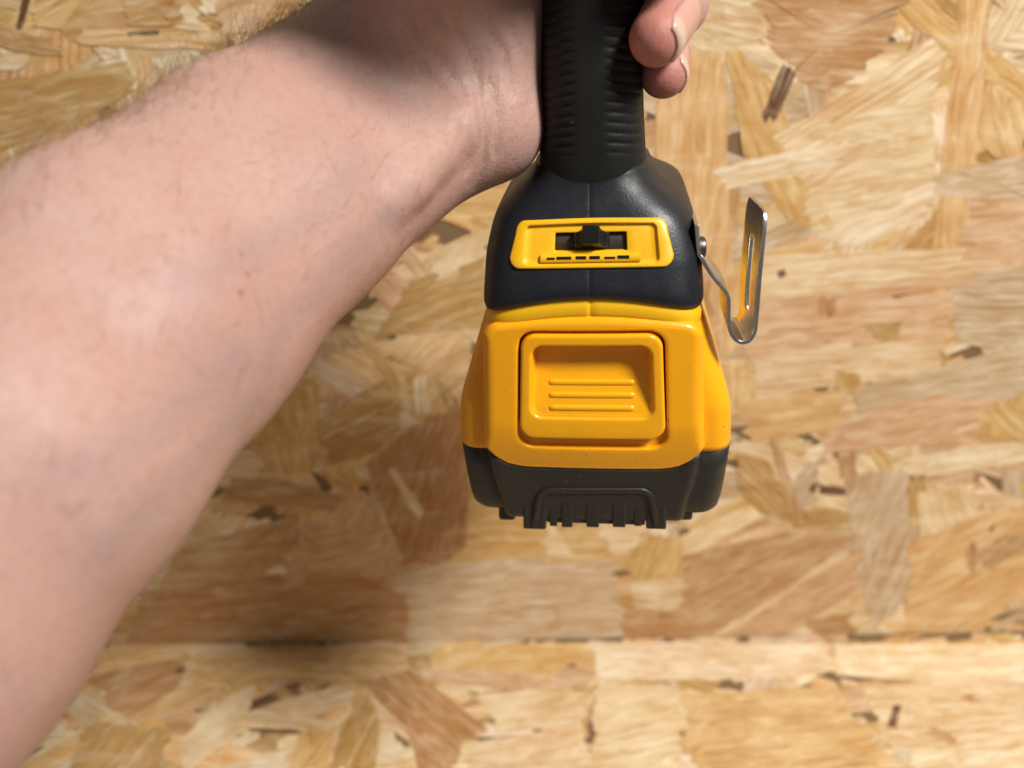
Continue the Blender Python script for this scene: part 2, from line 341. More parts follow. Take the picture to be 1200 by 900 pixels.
BK = [
 ([(222,768),(340,758),(470,753.5),(486,784),(440,796),(225,792)], 'tan', 0), ([(500,762),(600,756),(690,753.5),(684,772),(640,790),(520,782)], 'gold', 3),
 ([(480,785),(560,785),(672,800),(670,808),(560,806),(500,800)], 'pink', None), ([(692,753.5),(800,753.5),(970,754.5),(968,790),(880,796),(700,800)], 'cream', 2),
 ([(974,755),(1080,755),(1205,756),(1205,800),(1100,800),(980,792)], 'cream', 4), ([(95,797),(140,784),(182,769),(212,803),(180,828),(150,846)], 'red', 30),
 ([(428,802),(450,785),(472,774),(520,815),(572,856),(545,870),(530,905),(490,905),(480,862)], 'red', -42), ([(545,905),(560,870),(680,850),(700,905)], 'pale', 10),
 ([(560,815),(640,808),(700,815),(680,850),(580,860)], 'pale', 15), ([(795,816),(880,810),(975,803),(1012,850),(1058,905),(812,905),(805,860)], 'tan', 5),
 ([(700,800),(795,806),(800,905),(690,905)], 'pale', 10), ([(1010,805),(1100,800),(1200,805),(1205,860),(1100,880),(1040,870)], 'pale', 5), ([(1060,880),(1205,850),(1205,905),(1070,905)], 'cream', 8),
 ([(282,829),(304,818),(326,811),(329,820),(300,832),(285,837)], 'dark', None), ([(331,806),(345,801),(356,801),(346,812)], 'dark', None), ([(365,813),(376,805),(388,801),(374,815)], 'dark', None),  # dark slits: shade in voids of the board, painted as dark strands
 ([(240,846),(270,850),(272,856),(242,850)], 'dark', None), ([(292,854),(350,856),(350,861),(292,858)], 'dark', None), ([(330,820),(420,800),(400,830),(340,850)], 'pale', 20),  # dark ones again paint shaded slits, not wood
 ([(200,880),(260,820),(300,800),(280,860),(220,905)], 'pale', 50), ([(385,905),(400,850),(430,815),(445,850),(440,905)], 'olive', 75), ([(340,905),(350,862),(395,850),(385,905)], 'gold', 60),
 ([(1046,827),(1056,825),(1050,855),(1040,855)], 'dark', None), ([(1088,850),(1100,855),(1121,867),(1116,873),(1085,861)], 'brown', None), ([(1128,816),(1140,816),(1145,824),(1134,826)], 'red', None),  # the dark one is a void, its shade painted as a strand
 ([(80,905),(100,850),(150,850),(200,860),(180,905)], 'olive', 70), ([(130,752),(220,748),(222,768),(190,775),(110,790)], 'tan', 0), ([(232,905),(340,880),(330,905)], 'cream', 10),
]
def fill(onwall, n_small, n_big, xlim, ylim):
    out = []
    for i in range(n_small+n_big):
        big = i >= n_small
        L = rng.uniform(30, 95) if big else rng.uniform(20, 70); w = rng.uniform(9, 27) if big else rng.uniform(6, 22)
        a = rng.normal(0, .55) if rng.random() < .6 else rng.uniform(-1.6, 1.6)
        c = rng.choice(['pale', 'cream', 'tan', 'gold', 'pink', 'grey', 'olive', 'brown', 'red'], p=[.20, .10, .19, .15, .13, .11, .07, .03, .02])
        poly = rand_poly(rng.uniform(*xlim), rng.uniform(*ylim), L, w, a)
        if onwall: poly = [(x, max(y, 1.0)) for x, y in poly]
        else: poly = [(x, min(y, -.3)) for x, y in poly]
        if len({(round(x, 2), round(y, 2)) for x, y in poly}) < 5 or min(p[1] for p in poly) > max(p[1] for p in poly)-3: continue
        out.append(make_strand(poly, .35+.0001*i, PAL[c], a, .35, 7, .06))
    return out
def keyed(K, conv, h0, onwall):
    out = []
    for i, (px, c, ang) in enumerate(K):
        q = [conv(*p) for p in px]
        q = [(x, max(y, 1.0)) if onwall else (x, min(y, -.3)) for x, y in q]
        out.append(make_strand(q, h0+.004*i, PAL[c], None if ang is None else math.radians(ang), .35 if c != 'dark' else .2, 4.5, .025))
    return out
def lay(parent, fl, key, onwall, conv_back):
    allS = fl+key
    vis = [s for s in fl if conv_back(np.mean(s.pts, 0))]
    vis.sort(key=lambda s: -s.h)                       # the top-most ones are the ones that show
    single = set(id(s) for s in vis[:200])
    rest = [s for s in fl if id(s) not in single]
    strand_mesh('strand_fill', rest, parent, onwall)['kind'] = 'stuff'
    for s in fl:
        if id(s) in single: strand_mesh('strand', [s], parent, onwall)
    for s in key: strand_mesh('strand', [s], parent, onwall)
def in_wall(p):
    a, b = p; return -330 < a < 300 and b < 440
def in_bench(p):
    a, b = p; return -330 < a < 330 and b > -120
lay(wall, fill(True, 2600, 900, (-600, 600), (0, 640)), keyed(WK, to_wall, .78, True), True, in_wall)
lay(bench, fill(False, 1500, 500, (-600, 600), (-410, 0)), keyed(BK, to_bench, .62, False), False, in_bench)

# ------------------------------------------------------------------ the power tool
tool = empty('cordless_power_tool', 'yellow and black cordless power tool held upright by its grip', 'power tool')
tool.matrix_world = Matrix([[*MT[0], 0], [*MT[1], 0], [*MT[2], 0], [0, 0, 0, 1]])

# -- lofted foot and grip: superellipse sections, keyed on height
FK = np.array([  # z, half width, front y, back y, exponent
 [22.0, 32.5, 2.0, 100, 8.0], [26.0, 32.7, .6, 100, 8.0], [31.0, 32.3, .2, 99, 7.5], [39.0, 31.0, 3.4, 94, 6.6], [46.0, 29.2, 6.2, 86, 5.8], [50.0, 27.4, 8.0, 78, 5.0],
 [53.5, 23.4, 9.6, 69, 3.9], [56.5, 20.0, 10.8, 60, 3.2], [59.0, 17.3, 11.6, 54, 2.8], [62.0, 16.0, 12.0, 52, 2.6], [70, 15.3, 12.0, 51, 2.6]])
def fparm(z): return [np.interp(z, FK[:, 0], FK[:, i]) for i in range(1, 5)]
def smooth_parm(z):
    acc = np.zeros(4)
    for dz, w in ((-1.8, .2), (-.9, .2), (0, .2), (.9, .2), (1.8, .2)): acc += w*np.array(fparm(z+dz))
    return acc
def yfoot(x, z):
    hw, yf, yb, n = smooth_parm(z); hd = (yb-yf)/2; t = np.clip(abs(x)/hw, 0, .999)
    return (yf+yb)/2-hd*(1-t**n)**(1/n)
def section(hw, yf, yb, n, N=120, groove=.0):
    yc = (yf+yb)/2; hd = (yb-yf)/2; out = []
    a = np.linspace(-math.pi/2, 1.5*math.pi, 4001); c, s = np.cos(a), np.sin(a)
    X = hw*np.sign(c)*np.abs(c)**(2/n); Y = yc+hd*np.sign(s)*np.abs(s)**(2/n)
    L = np.concatenate([[0], np.cumsum(np.hypot(np.diff(X), np.diff(Y)))]); t = np.arange(N)/N*L[-1]
    x, y = np.interp(t, L, X), np.interp(t, L, Y)
    out = list(zip(x[1:], y[1:]))                     # even spacing, with three close columns for the mould seam in front
    return out+[(-.55, y[0]), (-.3, y[0]), (-.05, y[0])]
def zarch(x, z0, hw=30): return z0-5.2*np.clip(abs(x)/hw, 0, 1.05)**2
NS = 230
def foot_ring(z, inset=0.0, arch=None):
    hw, yf, yb, n = smooth_parm(z); hw -= inset; yf += inset; yb -= inset
    r = []
    for (x, y) in section(hw, yf, yb, n, NS):
        g = .16*math.exp(-((x+.3)/.22)**2) if y < 30 else 0
        zz = z
        if arch is not None and y < 60: zz = arch(x, y, z)
        r.append((x, y+g, zz))
    return r
def footarch(x, y, z):       # the lower rim rises to the middle of the front
    t = sstep(40, 29, z); w = sstep(60, 20, y)
    return z-t*w*(5.0*min(1.05, abs(x)/30)**2)
rings = []
for z, ins in ((28.6, 3.2), (28.5, 2.0), (28.9, 1.2), (29.6, .5), (30.6, .1), (32, 0), (33.5, 0), (35, 0), (37, 0), (38.2, 0), (39, 0), (41, 0), (43, 0), (45, 0), (47, 0), (49, 0), (50.5, 0), (52, 0), (53.5, 0), (55, 0), (56.3, 0), (57.6, 0), (58.8, 0), (60, 0), (61.5, 0)):
    rings.append(foot_ring(z, ins, footarch))
fm = MB().rings(rings, cap0=True, cap1=True)
def in_plate(f_):
    c = np.mean([fm.v[i] for i in f_], 0); return len(f_) == 4 and c[1] < 20 and abs(c[0]) < 19.3 and 38.5 < c[2] < 48.8
fm.f = [f_ for f_ in fm.f if not in_plate(f_)]       # opening behind the switch plate
foot = fm.obj('foot', RUBBER, tool)
# yellow rim under the rubber
def rim_ring(z, ins):
    hw, yf, yb, n = smooth_parm(29); out = []
    for (x, y) in section(31.9-ins, 1.2+ins, 98-ins, 8.0, NS):
        w = sstep(60, 20, y); g = .5*math.exp(-((x+.2)/.3)**2) if y < 30 else 0
        out.append((x, y+g, z-w*(4.3*min(1.05, abs(x)/30)**2)))
    return out
MB().rings([rim_ring(20, 1), rim_ring(23.5, .6), rim_ring(24.2, .15), rim_ring(24.8, 0), rim_ring(26.4, 0), rim_ring(27.2, .2), rim_ring(29, .9), rim_ring(31, 1.5)], cap0=True, cap1=True).obj('foot_rim', Y_TOOL, tool)

# grip with curved ridges on both flanks
def grip_ring(z):
    t = (z-52)/(150-52)
    hw = np.interp(z, [52, 62, 75, 102, 125, 150], [15.6, 15.2, 14.3, 13.3, 13.6, 16.0]); yf = np.interp(z, [52, 62, 80, 102, 125, 150], [11.6, 11.2, 11.0, 11.6, 11.5, 8.0]); yb = np.interp(z, [52, 62, 100, 150], [52, 51, 52, 58])
    out = []
    for (x, y) in section(hw, yf, yb, 2.7, 200):
        q = abs(x)/hw
        m = sstep(.22, .40, q)*sstep(.998, .93, q if y < 30 else 0) if y < 34 else 0
        m = m*sstep(64, 68, z)*sstep(150, 140, z)
        zz = z+2.6*q*q+ (1.0 if x > 0 else -1.0)
        ph = (zz/2.55) % 1.0
        g = .46*math.exp(-((ph-.5)/.14)**2)*m
        edge = .28*math.exp(-((q-.97)/.02)**2) if y < 30 else 0
        c = np.array([0, (yf+yb)/2]); d = np.array([x, y])-c; d = d/np.linalg.norm(d)
        out.append((x-d[0]*(g+edge), y-d[1]*(g+edge), z))
    return out
rings = [grip_ring(z) for z in np.arange(52, 152.1, .38)]
MB().rings(rings, cap0=True, cap1=True).obj('grip', GRIP, tool)
# motor housing above the picture (it shades the grip and the wrist)
def house(y, r, zc=172, sq=2.6, col_=None):
    out = []
    for k in range(64):
        a = 2*math.pi*k/64; c, s = math.cos(a), math.sin(a)
        out.append((r*.94*math.copysign(abs(c)**(2/sq), c), y, zc+r*math.copysign(abs(s)**(2/sq), s)))
    return out
MB().rings([house(y, r) for y, r in ((-45, 10), (-45, 22), (-43, 27), (-38, 30), (-29, 31.5), (0, 32.5), (40, 32.5), (70, 31), (84, 29))], cap0=True, cap1=True).obj('motor_housing', Y_TOOL, tool)
MB().rings([house(y, r) for y, r in ((82, 29.5), (88, 28), (100, 22), (112, 17), (118, 16))], cap0=True, cap1=True).obj('nose_cone', RUBBER, tool)
MB().rings([house(y, r) for y, r in ((116, 9), (135, 9), (137, 8))], cap0=True, cap1=True).obj('bit_holder', DSTEEL, tool)
trig = MB().rings([[(x, y, z) for x, y in section(6.5, a, b, 2.6, 40)] for z, a, b in ((118, 46, 60), (122, 46, 63), (130, 46, 61), (138, 46, 63), (143, 46, 66))], cap0=True, cap1=True).obj('trigger', BLK2, tool)

# -- concentric contours (rounded rectangles, matching point counts)
def rrect(zt, zb, hwt, hwb, r, nc=10, ns=24):
    pts = []
    corners = [(hwt, zt, 0), (-hwt, zt, 90), (-hwb, zb, 180), (hwb, zb, 270)]
    arcs = []
    for (x, z, a0) in corners:
        sx = 1 if x > 0 else -1; sz = 1 if z > (zt+zb)/2 else -1
        cx, cz = x-sx*r, z-sz*r
        arcs.append([(cx+r*math.cos(math.radians(a0+90*i/nc)), cz+r*math.sin(math.radians(a0+90*i/nc))) for i in range(nc+1)])
    for k in range(4):
        A = arcs[k]; B = arcs[(k+1) % 4]; pts += A
        p, q = np.array(A[-1]), np.array(B[0]); pts += [tuple(p+(q-p)*i/ns) for i in range(1, ns)]
    return np.array(pts)
def inset(P, d, sm_=0):
    T = np.roll(P, -1, 0)-np.roll(P, 1, 0); T /= np.linalg.norm(T, axis=1)[:, None]+1e-9
    N = np.stack([-T[:, 1], T[:, 0]], 1)
    for _ in range(sm_): N = (np.roll(N, 1, 0)+N+np.roll(N, -1, 0))/3
    # points are counter-clockwise -> inward normal
    return P+N*(np.asarray(d)[:, None] if np.ndim(d) else d)
# -- battery front block
def zbound(x): a = abs(x); return np.where(a < 21, -28.4, np.where(a < 26, -28.4+(a-21)/5*.9, np.where(a < 32, -27.5+(a-26)/6*4.2, -23.3+(a-32)*.35)))
def yface(x, z):
    t = np.clip((-11.0-z)/17, 0, 1.4)
    return 1.0*(np.asarray(x)/32)**2+3.4*t**1.5
def warp(P):
    Q = P.copy(); x, z = P[:, 0], P[:, 1]
    zb0 = -28.4
    lowf = (zbound(x)+8)/(zb0+8); Q[:, 1] = np.where(z < -8, -8+(z+8)*lowf, z)
    Q[:, 1] += sstep(10, 24, Q[:, 1])*(-2.6*np.clip(np.abs(x)/30, 0, 1)**2)
    return Q
HC = rrect(19.7, -19.4, 20.7, 22.3, 5.0)
OC0 = rrect(23.8, -28.4, 31.3, 33.9, 5.0); OC = warp(OC0)
zz = OC[:, 1]; xx = OC[:, 0]
rc = np.where(zz > 18, 2.2, 3.8); rc = np.where(zz < -21, .5, rc)
for _ in range(25): rc = (np.roll(rc, 1)+rc+np.roll(rc, -1))/3
def P3(P, y): return np.stack([P[:, 0], np.broadcast_to(y, len(P)), P[:, 1]], 1)
ringsF = [P3(HC, 11.0), P3(HC, yface(*HC.T)+1.0)]
for d, y in ((-.12, .45), (-.4, .12), (-.8, 0)): q = inset(HC, d); ringsF.append(P3(q, yface(*q.T)+y))
q0 = inset(HC, -.8); q1 = inset(OC, rc, 10)
for t in (.15, .3, .45, .6, .75, .88, 1): q = lerp(q0, q1, t); ringsF.append(P3(q, yface(*q.T)))
for a in (15, 30, 45, 60, 75, 90):
    q = inset(OC, rc*(1-math.sin(math.radians(a))), 10); ringsF.append(P3(q, yface(*q1.T)+rc*(1-math.cos(math.radians(a)))))
ringsF.append(P3(OC, 16.0)); ringsF.append(P3(OC*np.array([.98, .98]), 26.0))
# yellow side body
def hwB(z): return np.interp(z, [-26, -16, -10, -6, -2, 4, 21.5, 24], [43.0, 42.7, 42.2, 41.4, 40.0, 38.0, 32.0, 31.0])
def hwBs(z): return sum(hwB(z+d) for d in (-2.4, -1.2, 0, 1.2, 2.4))/5
def body_ring(z, hw, yf, r, yb=112, nc=8):
    out = []
    for (cx, cy, a0) in ((hw-r, yf+r, -90), (hw-8, yb-8, 0), (-hw+8, yb-8, 90), (-hw+r, yf+r, 180)):
        rr = r if cy < 50 else 8
        for i in range(nc+1):
            a = math.radians(a0+90*i/nc); out.append((cx+rr*math.cos(a), cy+rr*math.sin(a), z))
    return out
ringsB = [body_ring(z, hwBs(z)-.4, 6.0+max(0, (z+8)*.12), 6.5) for z in np.linspace(-22.9, 22, 28)]
bat_mb = MB().rings(ringsF).rings(ringsB, cap0=True, cap1=True)
bat = bat_mb.obj('battery_pack', Y_BATT, tool)
bat['label'] = 'orange-yellow and black slide-on battery'
# release button with a scooped thumb recess
BC = rrect(18.9, -15.3, 20.0, 21.6, 4.6)
RCo = rrect(15.4, -7.9, 16.9, 17.9, 3.4)
def ybtn(x, z): return -.55+.8*(np.asarray(x)/32)**2
def yscoop(x, z):
    t = np.clip((15.0-np.asarray(z))/22.6, 0, 1)
    prof = 6.8*(1-t)**1.1+.85
    return ybtn(x, z)+np.minimum(prof, 6.3)
rb = [P3(BC, 12.0), P3(BC, 2.2)]
for d, y in ((0, .8), (.12, .4), (.4, .1), (.9, 0)): q = inset(BC, d); rb.append(P3(q, ybtn(*q.T)+y))
qa = inset(BC, .9); qb = inset(RCo, -.9)
for t in (.35, .7, 1): q = lerp(qa, qb, t); rb.append(P3(q, ybtn(*q.T)))
for d, y in ((-.5, .06), (-.18, .3), (0, .7)):
    q = inset(RCo, d); rb.append(P3(q, ybtn(*q.T)+np.minimum(y, yscoop(*q.T)-ybtn(*q.T))))
ctr = np.array([0, 3.0])
qf = inset(RCo, .9)
for w in (.25, .5, .75, .92): q = inset(RCo, .9*w); yy = ybtn(*q.T)+.7+(yscoop(*q.T)-ybtn(*q.T)-.7)*w; rb.append(P3(q, yy))
for s in (1, .97, .94, .88, .8, .7, .6, .5, .4, .3, .2, .1, .02):
    q = ctr+(qf-ctr)*s; blend = sstep(1.0, .88, s)
    rb.append(P3(q, yscoop(*q.T)+.0*blend))
btn = MB().rings(rb, cap1=True).obj('release_button', Y_BTN, bat)
for v in (450.5, 463.5, 476.5):
    p0 = TP(641, v, 2.0); p1 = TP(746, v, 2.0); zc = (p0[2]+p1[2])/2
    pts = []
    for s in (-1, 1):
        pass
    ringsG = []
    for x in np.linspace(-13.0, 13.0, 27):
        e = 1-max(0, (abs(x)-12.2)/.8)**2; rr = .15+.9*math.sqrt(max(e, 0)); yb_ = float(yscoop(x, zc))
        ringsG.append([(x, yb_+.3-.75*rr*math.cos(a), zc+rr*math.sin(a)) for a in np.linspace(0, 2*math.pi, 13)[:-1]])
    MB().rings(ringsG, cap0=True, cap1=True).obj('thumb_ridge', Y_BTN, bat)
# shallow ledge behind the button's lower edge
MB().box(-22.2, 22.2, 3.2, 9, -19.6, -10).obj('button_well', Y_BATT, bat, False)

# -- black lower shell
def low_cols(hw, r=4.0):
    c = [(-hw, 22), (-hw, 16), (-hw, 10)]
    c += [(-hw+r-r*math.cos(math.radians(a)), r-r*math.sin(math.radians(a))) for a in (0, 15, 30, 45, 60, 75, 90)]
    c += [(x, 0) for x in np.linspace(-hw+r, hw-r, 61)[1:-1]]
    c += [(hw-r+r*math.sin(math.radians(a)), r-r*math.cos(math.radians(a))) for a in (0, 15, 30, 45, 60, 75, 90)]
    c += [(hw, 10), (hw, 16), (hw, 22)]
    return c
rl = []
ZBOT = -51.2
for t in (0, .012, .05, .12, .22, .34, .46, .58, .70, .80, .88, .94, .98, 1.0):
    hw = lerp(33.3, 29.8, sstep(.1, 1, t)); row = []
    for (x, yo) in low_cols(hw):
        zt = float(zbound(x)); z = lerp(zt-.25, ZBOT, t)
        y = float(yface(x, zt))*1.0+lerp(0, 2.4, t)+yo+(.9 if t == 0 else .25 if t < .02 else .05)
        if t > .9: y += 1.6*((t-.9)/.1)**2
        row.append((x, y, z))
    rl.append(row)
base = MB().rings(rl, closed=False)
base.rings([[(x, y if y > 12 else max(y, 12), z-.2) for (x, y, z) in rl[-1]], rl[-1]], closed=False)
ringsL = []
for z, hw, yf in ((-23.2, 42.0, 6.7), (-23.5, 42.5, 6.3), (-30, 42.2, 6.3), (-37, 41.7, 6.6), (-43, 41.2, 7.0), (-46.6, 40.6, 7.6), (-47.8, 39.8, 8.2), (-49.0, 37.0, 9.5), (-49.8, 33, 11)):
    ringsL.append(body_ring(z, hw, yf, 6.5))
base.rings(ringsL, cap0=True, cap1=True)
low = base.obj('battery_base', BLACK, bat)
# raised arch, ribs and feet on the black shell
YB = 5.6
def px_box(name, u0, u1, v0, v1, y0, y1, bev=.5, par=bat, mat=BLACK):
    a = TP(u0, v0, y0); b = TP(u1, v0, y0); c = TP(u0, v1, y0); d = TP(u1, v1, y0)
    zt = (a[2]+b[2])/2; zb = (c[2]+d[2])/2
    vv = [(a[0], y0, zt), (b[0], y0, zt), (d[0], y0, zb), (c[0], y0, zb), (a[0], y1, zt), (b[0], y1, zt), (d[0], y1, zb), (c[0], y1, zb)]
    ff = [(0,1,2,3), (7,6,5,4), (0,4,5,1), (1,5,6,2), (2,6,7,3), (3,7,4,0)]
    o = fixn(mesh_obj(name, vv, ff, mat, par, True)); return sharp(bevel(o, bev), 40)
def tube(path, w, d):                              # rounded bar along a path lying in a y-plane
    rr = []
    P = np.array(path)
    for i in range(len(P)):
        t = P[min(i+1, len(P)-1)]-P[max(i-1, 0)]; t = t/np.linalg.norm(t); n = np.array([-t[2], 0, t[0]])
        rr.append([P[i]+n*w*math.copysign(abs(math.cos(a))**.6, math.cos(a))+np.array([0, d, 0])*math.copysign(abs(math.sin(a))**.6, math.sin(a)) for a in np.linspace(0, 2*math.pi, 15)[:-1]])
    return rr
arc = [TP(626, 616, YB+.2), TP(629, 600, YB-.2), TP(631, 586, YB-.6)]
arc += [TP(645-14*math.cos(math.radians(a)), 586-12*math.sin(math.radians(a)), YB-.7) for a in (20, 45, 70, 90)]
arc += [TP(u, 574, YB-.9) for u in (665, 690, 715, 735)]
arc += [TP(750+14*math.sin(math.radians(a)), 586-12*math.cos(math.radians(a)), YB-.7) for a in (0, 20, 45, 70)]
arc += [TP(764, 586, YB-.6), TP(767, 600, YB-.2), TP(770, 616, YB+.2)]
arc = [np.array(p) for p in arc]
MB().rings(tube(arc, 1.0, .9), cap0=True, cap1=True).obj('raised_arch', BLACK, bat)
px_box('rib_panel', 641, 756, 588, 614, YB+.6, YB+4, .3)
for (u0, u1) in ((613, 640), (757, 781)): px_box('end_rib', u0, u1, 583, 621, YB-.1, YB+6, .7)
for (u0, u1) in ((658, 671), (687, 702), (718, 733)): px_box('rib', u0, u1, 586, 618.5, YB-.6, YB+6, .45)
for (u0, u1) in ((644, 653), (743, 752)): px_box('thin_rib', u0, u1, 588, 617, YB-.2, YB+6, .35)
for (u0, u1) in ((584, 604), (792, 812)): px_box('skid', u0, u1, 592, 611, YB+3, YB+12, 1.2)

# -- switch plate on the foot
def on_foot(P, off): return np.array([(p[0], yfoot(p[0], p[1])+off, p[1]) for p in P])
PC = rrect(49.3, 37.6, 20.5, 22.2, 2.8, 8, 24)
def parch(P):
    Q = P.copy(); Q[:, 1] += .6*(1-(P[:, 0]/21)**2)*sstep(44, 49, P[:, 1]); return Q
PC = parch(PC)
PI = parch(rrect(48.1, 38.7, 17.6, 18.3, 1.4, 8, 24)); WC = rrect(46.3, 41.6, 9.6, 9.8, .4, 8, 24)
pr = [on_foot(PC, 1.5), on_foot(PC, -.35), on_foot(inset(PC, .15), -.62), on_foot(inset(PC, .45), -.75), on_foot(inset(PI, -.35), -.78), on_foot(inset(PI, -.1), -.68), on_foot(PI, -.1), on_foot(inset(PI, .3), .25)]
qa, qb = inset(PI, .3), inset(WC, -.25)
for t in (.25, .5, .75, 1): pr.append(on_foot(lerp(qa, qb, t), .25))
pr += [on_foot(inset(WC, -.05), .35), on_foot(WC, .7), on_foot(WC, 3.6)]
plate = MB().rings(pr).obj('switch_plate', Y_TOOL, tool)
q = [on_foot(WC*np.array([s, 1])+np.array([0, 0]), 2.2) for s in (1.02,)]
tr = MB(); xs = np.linspace(-10.2, 10.2, 13)
tr.rings([[(x, yfoot(x, 41)+2.3, 41.0) for x in xs], [(x, yfoot(x, 44)+2.3, 44.0) for x in xs], [(x, yfoot(x, 47)+2.3, 47.0) for x in xs]], closed=False)
tro = tr.obj('slider_track', TRACK, plate)
so = tro.modifiers.new('thick', 'SOLIDIFY'); so.thickness = .0012; so.offset = 0
# slider: a stepped wedge standing out of the window
y0 = yfoot(0, 44)
sl = MB()
def sl_ring(y, x0, x1, z0, z1): return [(x0, y, z0), (x1, y, z0), (x1, y, z1), (x0, y, z1)]
sl.rings([sl_ring(y0+2.2, -5.0, 5.0, 41.9, 46.2), sl_ring(y0+.9, -4.9, 4.9, 41.9, 46.2), sl_ring(y0-.2, -4.4, 4.4, 42.3, 46.6), sl_ring(y0-.8, -2.8, 2.8, 42.8, 47.6), sl_ring(y0-2.9, -2.2, 2.2, 44.2, 49.4)], cap0=True, cap1=True)
slo = sl.obj('slider', BLK2, plate, True); slo.location = (.0002, 0, .0002); sharp(bevel(slo, .35, 3, 12), 50)
# moulded bar with the three dark level slots
bar = MB(); xs = np.linspace(-13.6, 13.4, 28)
bar.rings([[(x, yfoot(x, z)+o, z) for x in xs] for z, o in ((39.1, .6), (39.15, -.5), (39.35, -.72), (40.9, -.72), (41.1, -.5), (41.15, .6))], closed=False)
bar.obj('level_bar', Y_TOOL, plate)
for (u0, u1, z0, z1) in ((641, 650, 39.4, 40.5), (652.5, 669.5, 39.8, 40.7), (675, 687, 39.75, 40.75), (691, 703, 39.75, 40.75), (708.5, 721, 39.4, 40.5), (724, 737.5, 39.6, 40.8)):
    p = TP(u0, 302, 3.2)[0]; r_ = TP(u1, 302, 3.2)[0]; xm = (p+r_)/2; yy = float(yfoot(xm, 40))-.72
    MB().box(p, r_, yy-.06, yy+1.0, z0, z1).obj('level_slot', BLK2, plate, False)

# -- belt hook: bent steel strip with a slot, screwed to the side of the foot
hk = [(28.3, 47.0), (28.9, 42.0), (29.4, 38.5)]
px_path = [(822, 303), (829, 315), (839, 329), (849, 341), (853.5, 350), (854, 362), (854, 376), (856.5, 390), (863, 399), (871, 402), (879, 399), (884.5, 390), (886.5, 376), (888.5, 350), (891, 320), (893.5, 295), (896, 270), (898.5, 248)]
YH0, YH1 = 7.0, 24.5
path = [np.array(h) for h in hk]+[np.array([TP(u, v, YH0)[0], TP(u, v, YH0)[2]]) for u, v in px_path]
sm = []
for i in range(len(path)-1):
    a, b, c, d = path[max(i-1, 0)], path[i], path[i+1], path[min(i+2, len(path)-1)]
    for t in np.linspace(0, 1, 5)[:-1]:
        sm.append(.5*((2*b)+(-a+c)*t+(2*a-5*b+4*c-d)*t*t+(-a+3*b-3*c+d)*t**3))
sm.append(path[-1])
fr = [0, .08, .28, .38, .50, .62, .72, .92, 1.0]
V = []; Fq = []
n = len(fr)
for i, (x, z) in enumerate(sm):
    s = i/len(sm)
    ya, yb = YH0, YH1
    if s < .30: ya = lerp(9.0, YH0, s/.30); yb = lerp(24.0, YH1, s/.30)
    e_ = len(sm)-1-i
    if e_ < 5: q_ = (3.4, 1.7, .8, .3, .1)[e_]; ya += q_; yb -= q_
    for f_ in fr: V.append((x-1.9*f_*sstep(.5, .8, s), lerp(ya, yb, f_), z))
for f_i in range(len(sm)-1):
    x, z = sm[f_i]; up = f_i/len(sm) > .66
    for j in range(n-1):
        if up and j in (3, 4) and 19.5 < z < 41: continue
        Fq.append((f_i*n+j, f_i*n+j+1, (f_i+1)*n+j+1, (f_i+1)*n+j))
# clipped tip corner
tip = len(sm)-1
for j in range(n): x, y, z = V[tip*n+j]; V[tip*n+j] = (x+.0, y, z+lerp(-.3, .5, fr[j]))
hook = mesh_obj('belt_hook', V, Fq, STEEL, tool)
so = hook.modifiers.new('thick', 'SOLIDIFY'); so.thickness = .0011; so.offset = 0
bevel(hook, .28, 2, 40)
def disc(name, c, ax, r, h, mat, par, hexa=False):
    ax = np.array(ax, float); ax /= np.linalg.norm(ax); u = np.cross(ax, [0, 0, 1]); u /= np.linalg.norm(u); w = np.cross(ax, u); N = 24
    ring = lambda rr, k: [np.array(c)+ax*k+u*rr*math.cos(2*math.pi*i/N)+w*rr*math.sin(2*math.pi*i/N) for i in range(N)]
    o = MB().rings([ring(r, -2), ring(r, h*.5), ring(r*.92, h*.85), ring(r*.7, h), ring(r*.35, h*.98), ring(r*.3, h*.4)], cap0=True, cap1=True).obj(name, mat, par); return sharp(o, 40)
disc('hook_screw', (29.3, 13.0, 39.5), (1, 0, .05), 3.0, 2.2, DSTEEL, hook)

# ------------------------------------------------------------------ hand and forearm: one continuous surface from a distance field
ARM = np.array([(-55, 26, 77), (-81, -11, 62.5), (-102, -46, 49), (-118, -76, 35), (-134, -101, 18), (-154, -131, -4), (-178, -162, -30)], float)
AHW = [19.5, 23.2, 27, 29, 31, 33, 34]; UPO = [12.5, 7.5, 4, 3, 3, 4, 5]; LOO = [12.4, 8.6, 9.0, 8.8, 8.0, 7.5, 7]
AX = -.6*Rv+.8*Uv
prims = []                                          # (a, b, r1, r2, k, group)
def cone(a, b, r1, r2, k): prims.append((np.array(a, float), np.array(b, float), r1, r2, k))
for s in (1, -1):
    off = UPO if s > 0 else LOO
    for i in range(len(ARM)-1):
        t = ARM[i+1]-ARM[i]; t /= np.linalg.norm(t); a = AX-t*(AX@t); a /= np.linalg.norm(a)
        cone(ARM[i]+s*a*off[i], ARM[i+1]+s*a*off[i+1], AHW[i], AHW[i+1], 7)
a0 = ARM[0]
cone((-45, 28, 71), (-27, 53, 93), 15.5, 12.0, 9)          # little-finger side of the palm
cone((-50, 30, 77), (-23, 60, 112), 15, 12.5, 9)
cone((-55, 32, 82), (-20, 64, 133), 15, 12.5, 9)
cone((-58, 32, 88), (-20, 60, 152), 15, 12.0, 9)
cone((-43, 22, 68), (-29.0, 25, 69.0), 13.8, 12.8, 7)           # heel of the hand
cone((-29.0, 25, 73), (-27.0, 30, 102), 13.0, 13.6, 9)
cone((-53, 20, 94), (-33, 7, 128), 17.5, 15, 9)             # ball of the thumb
PALM_N = len(prims)
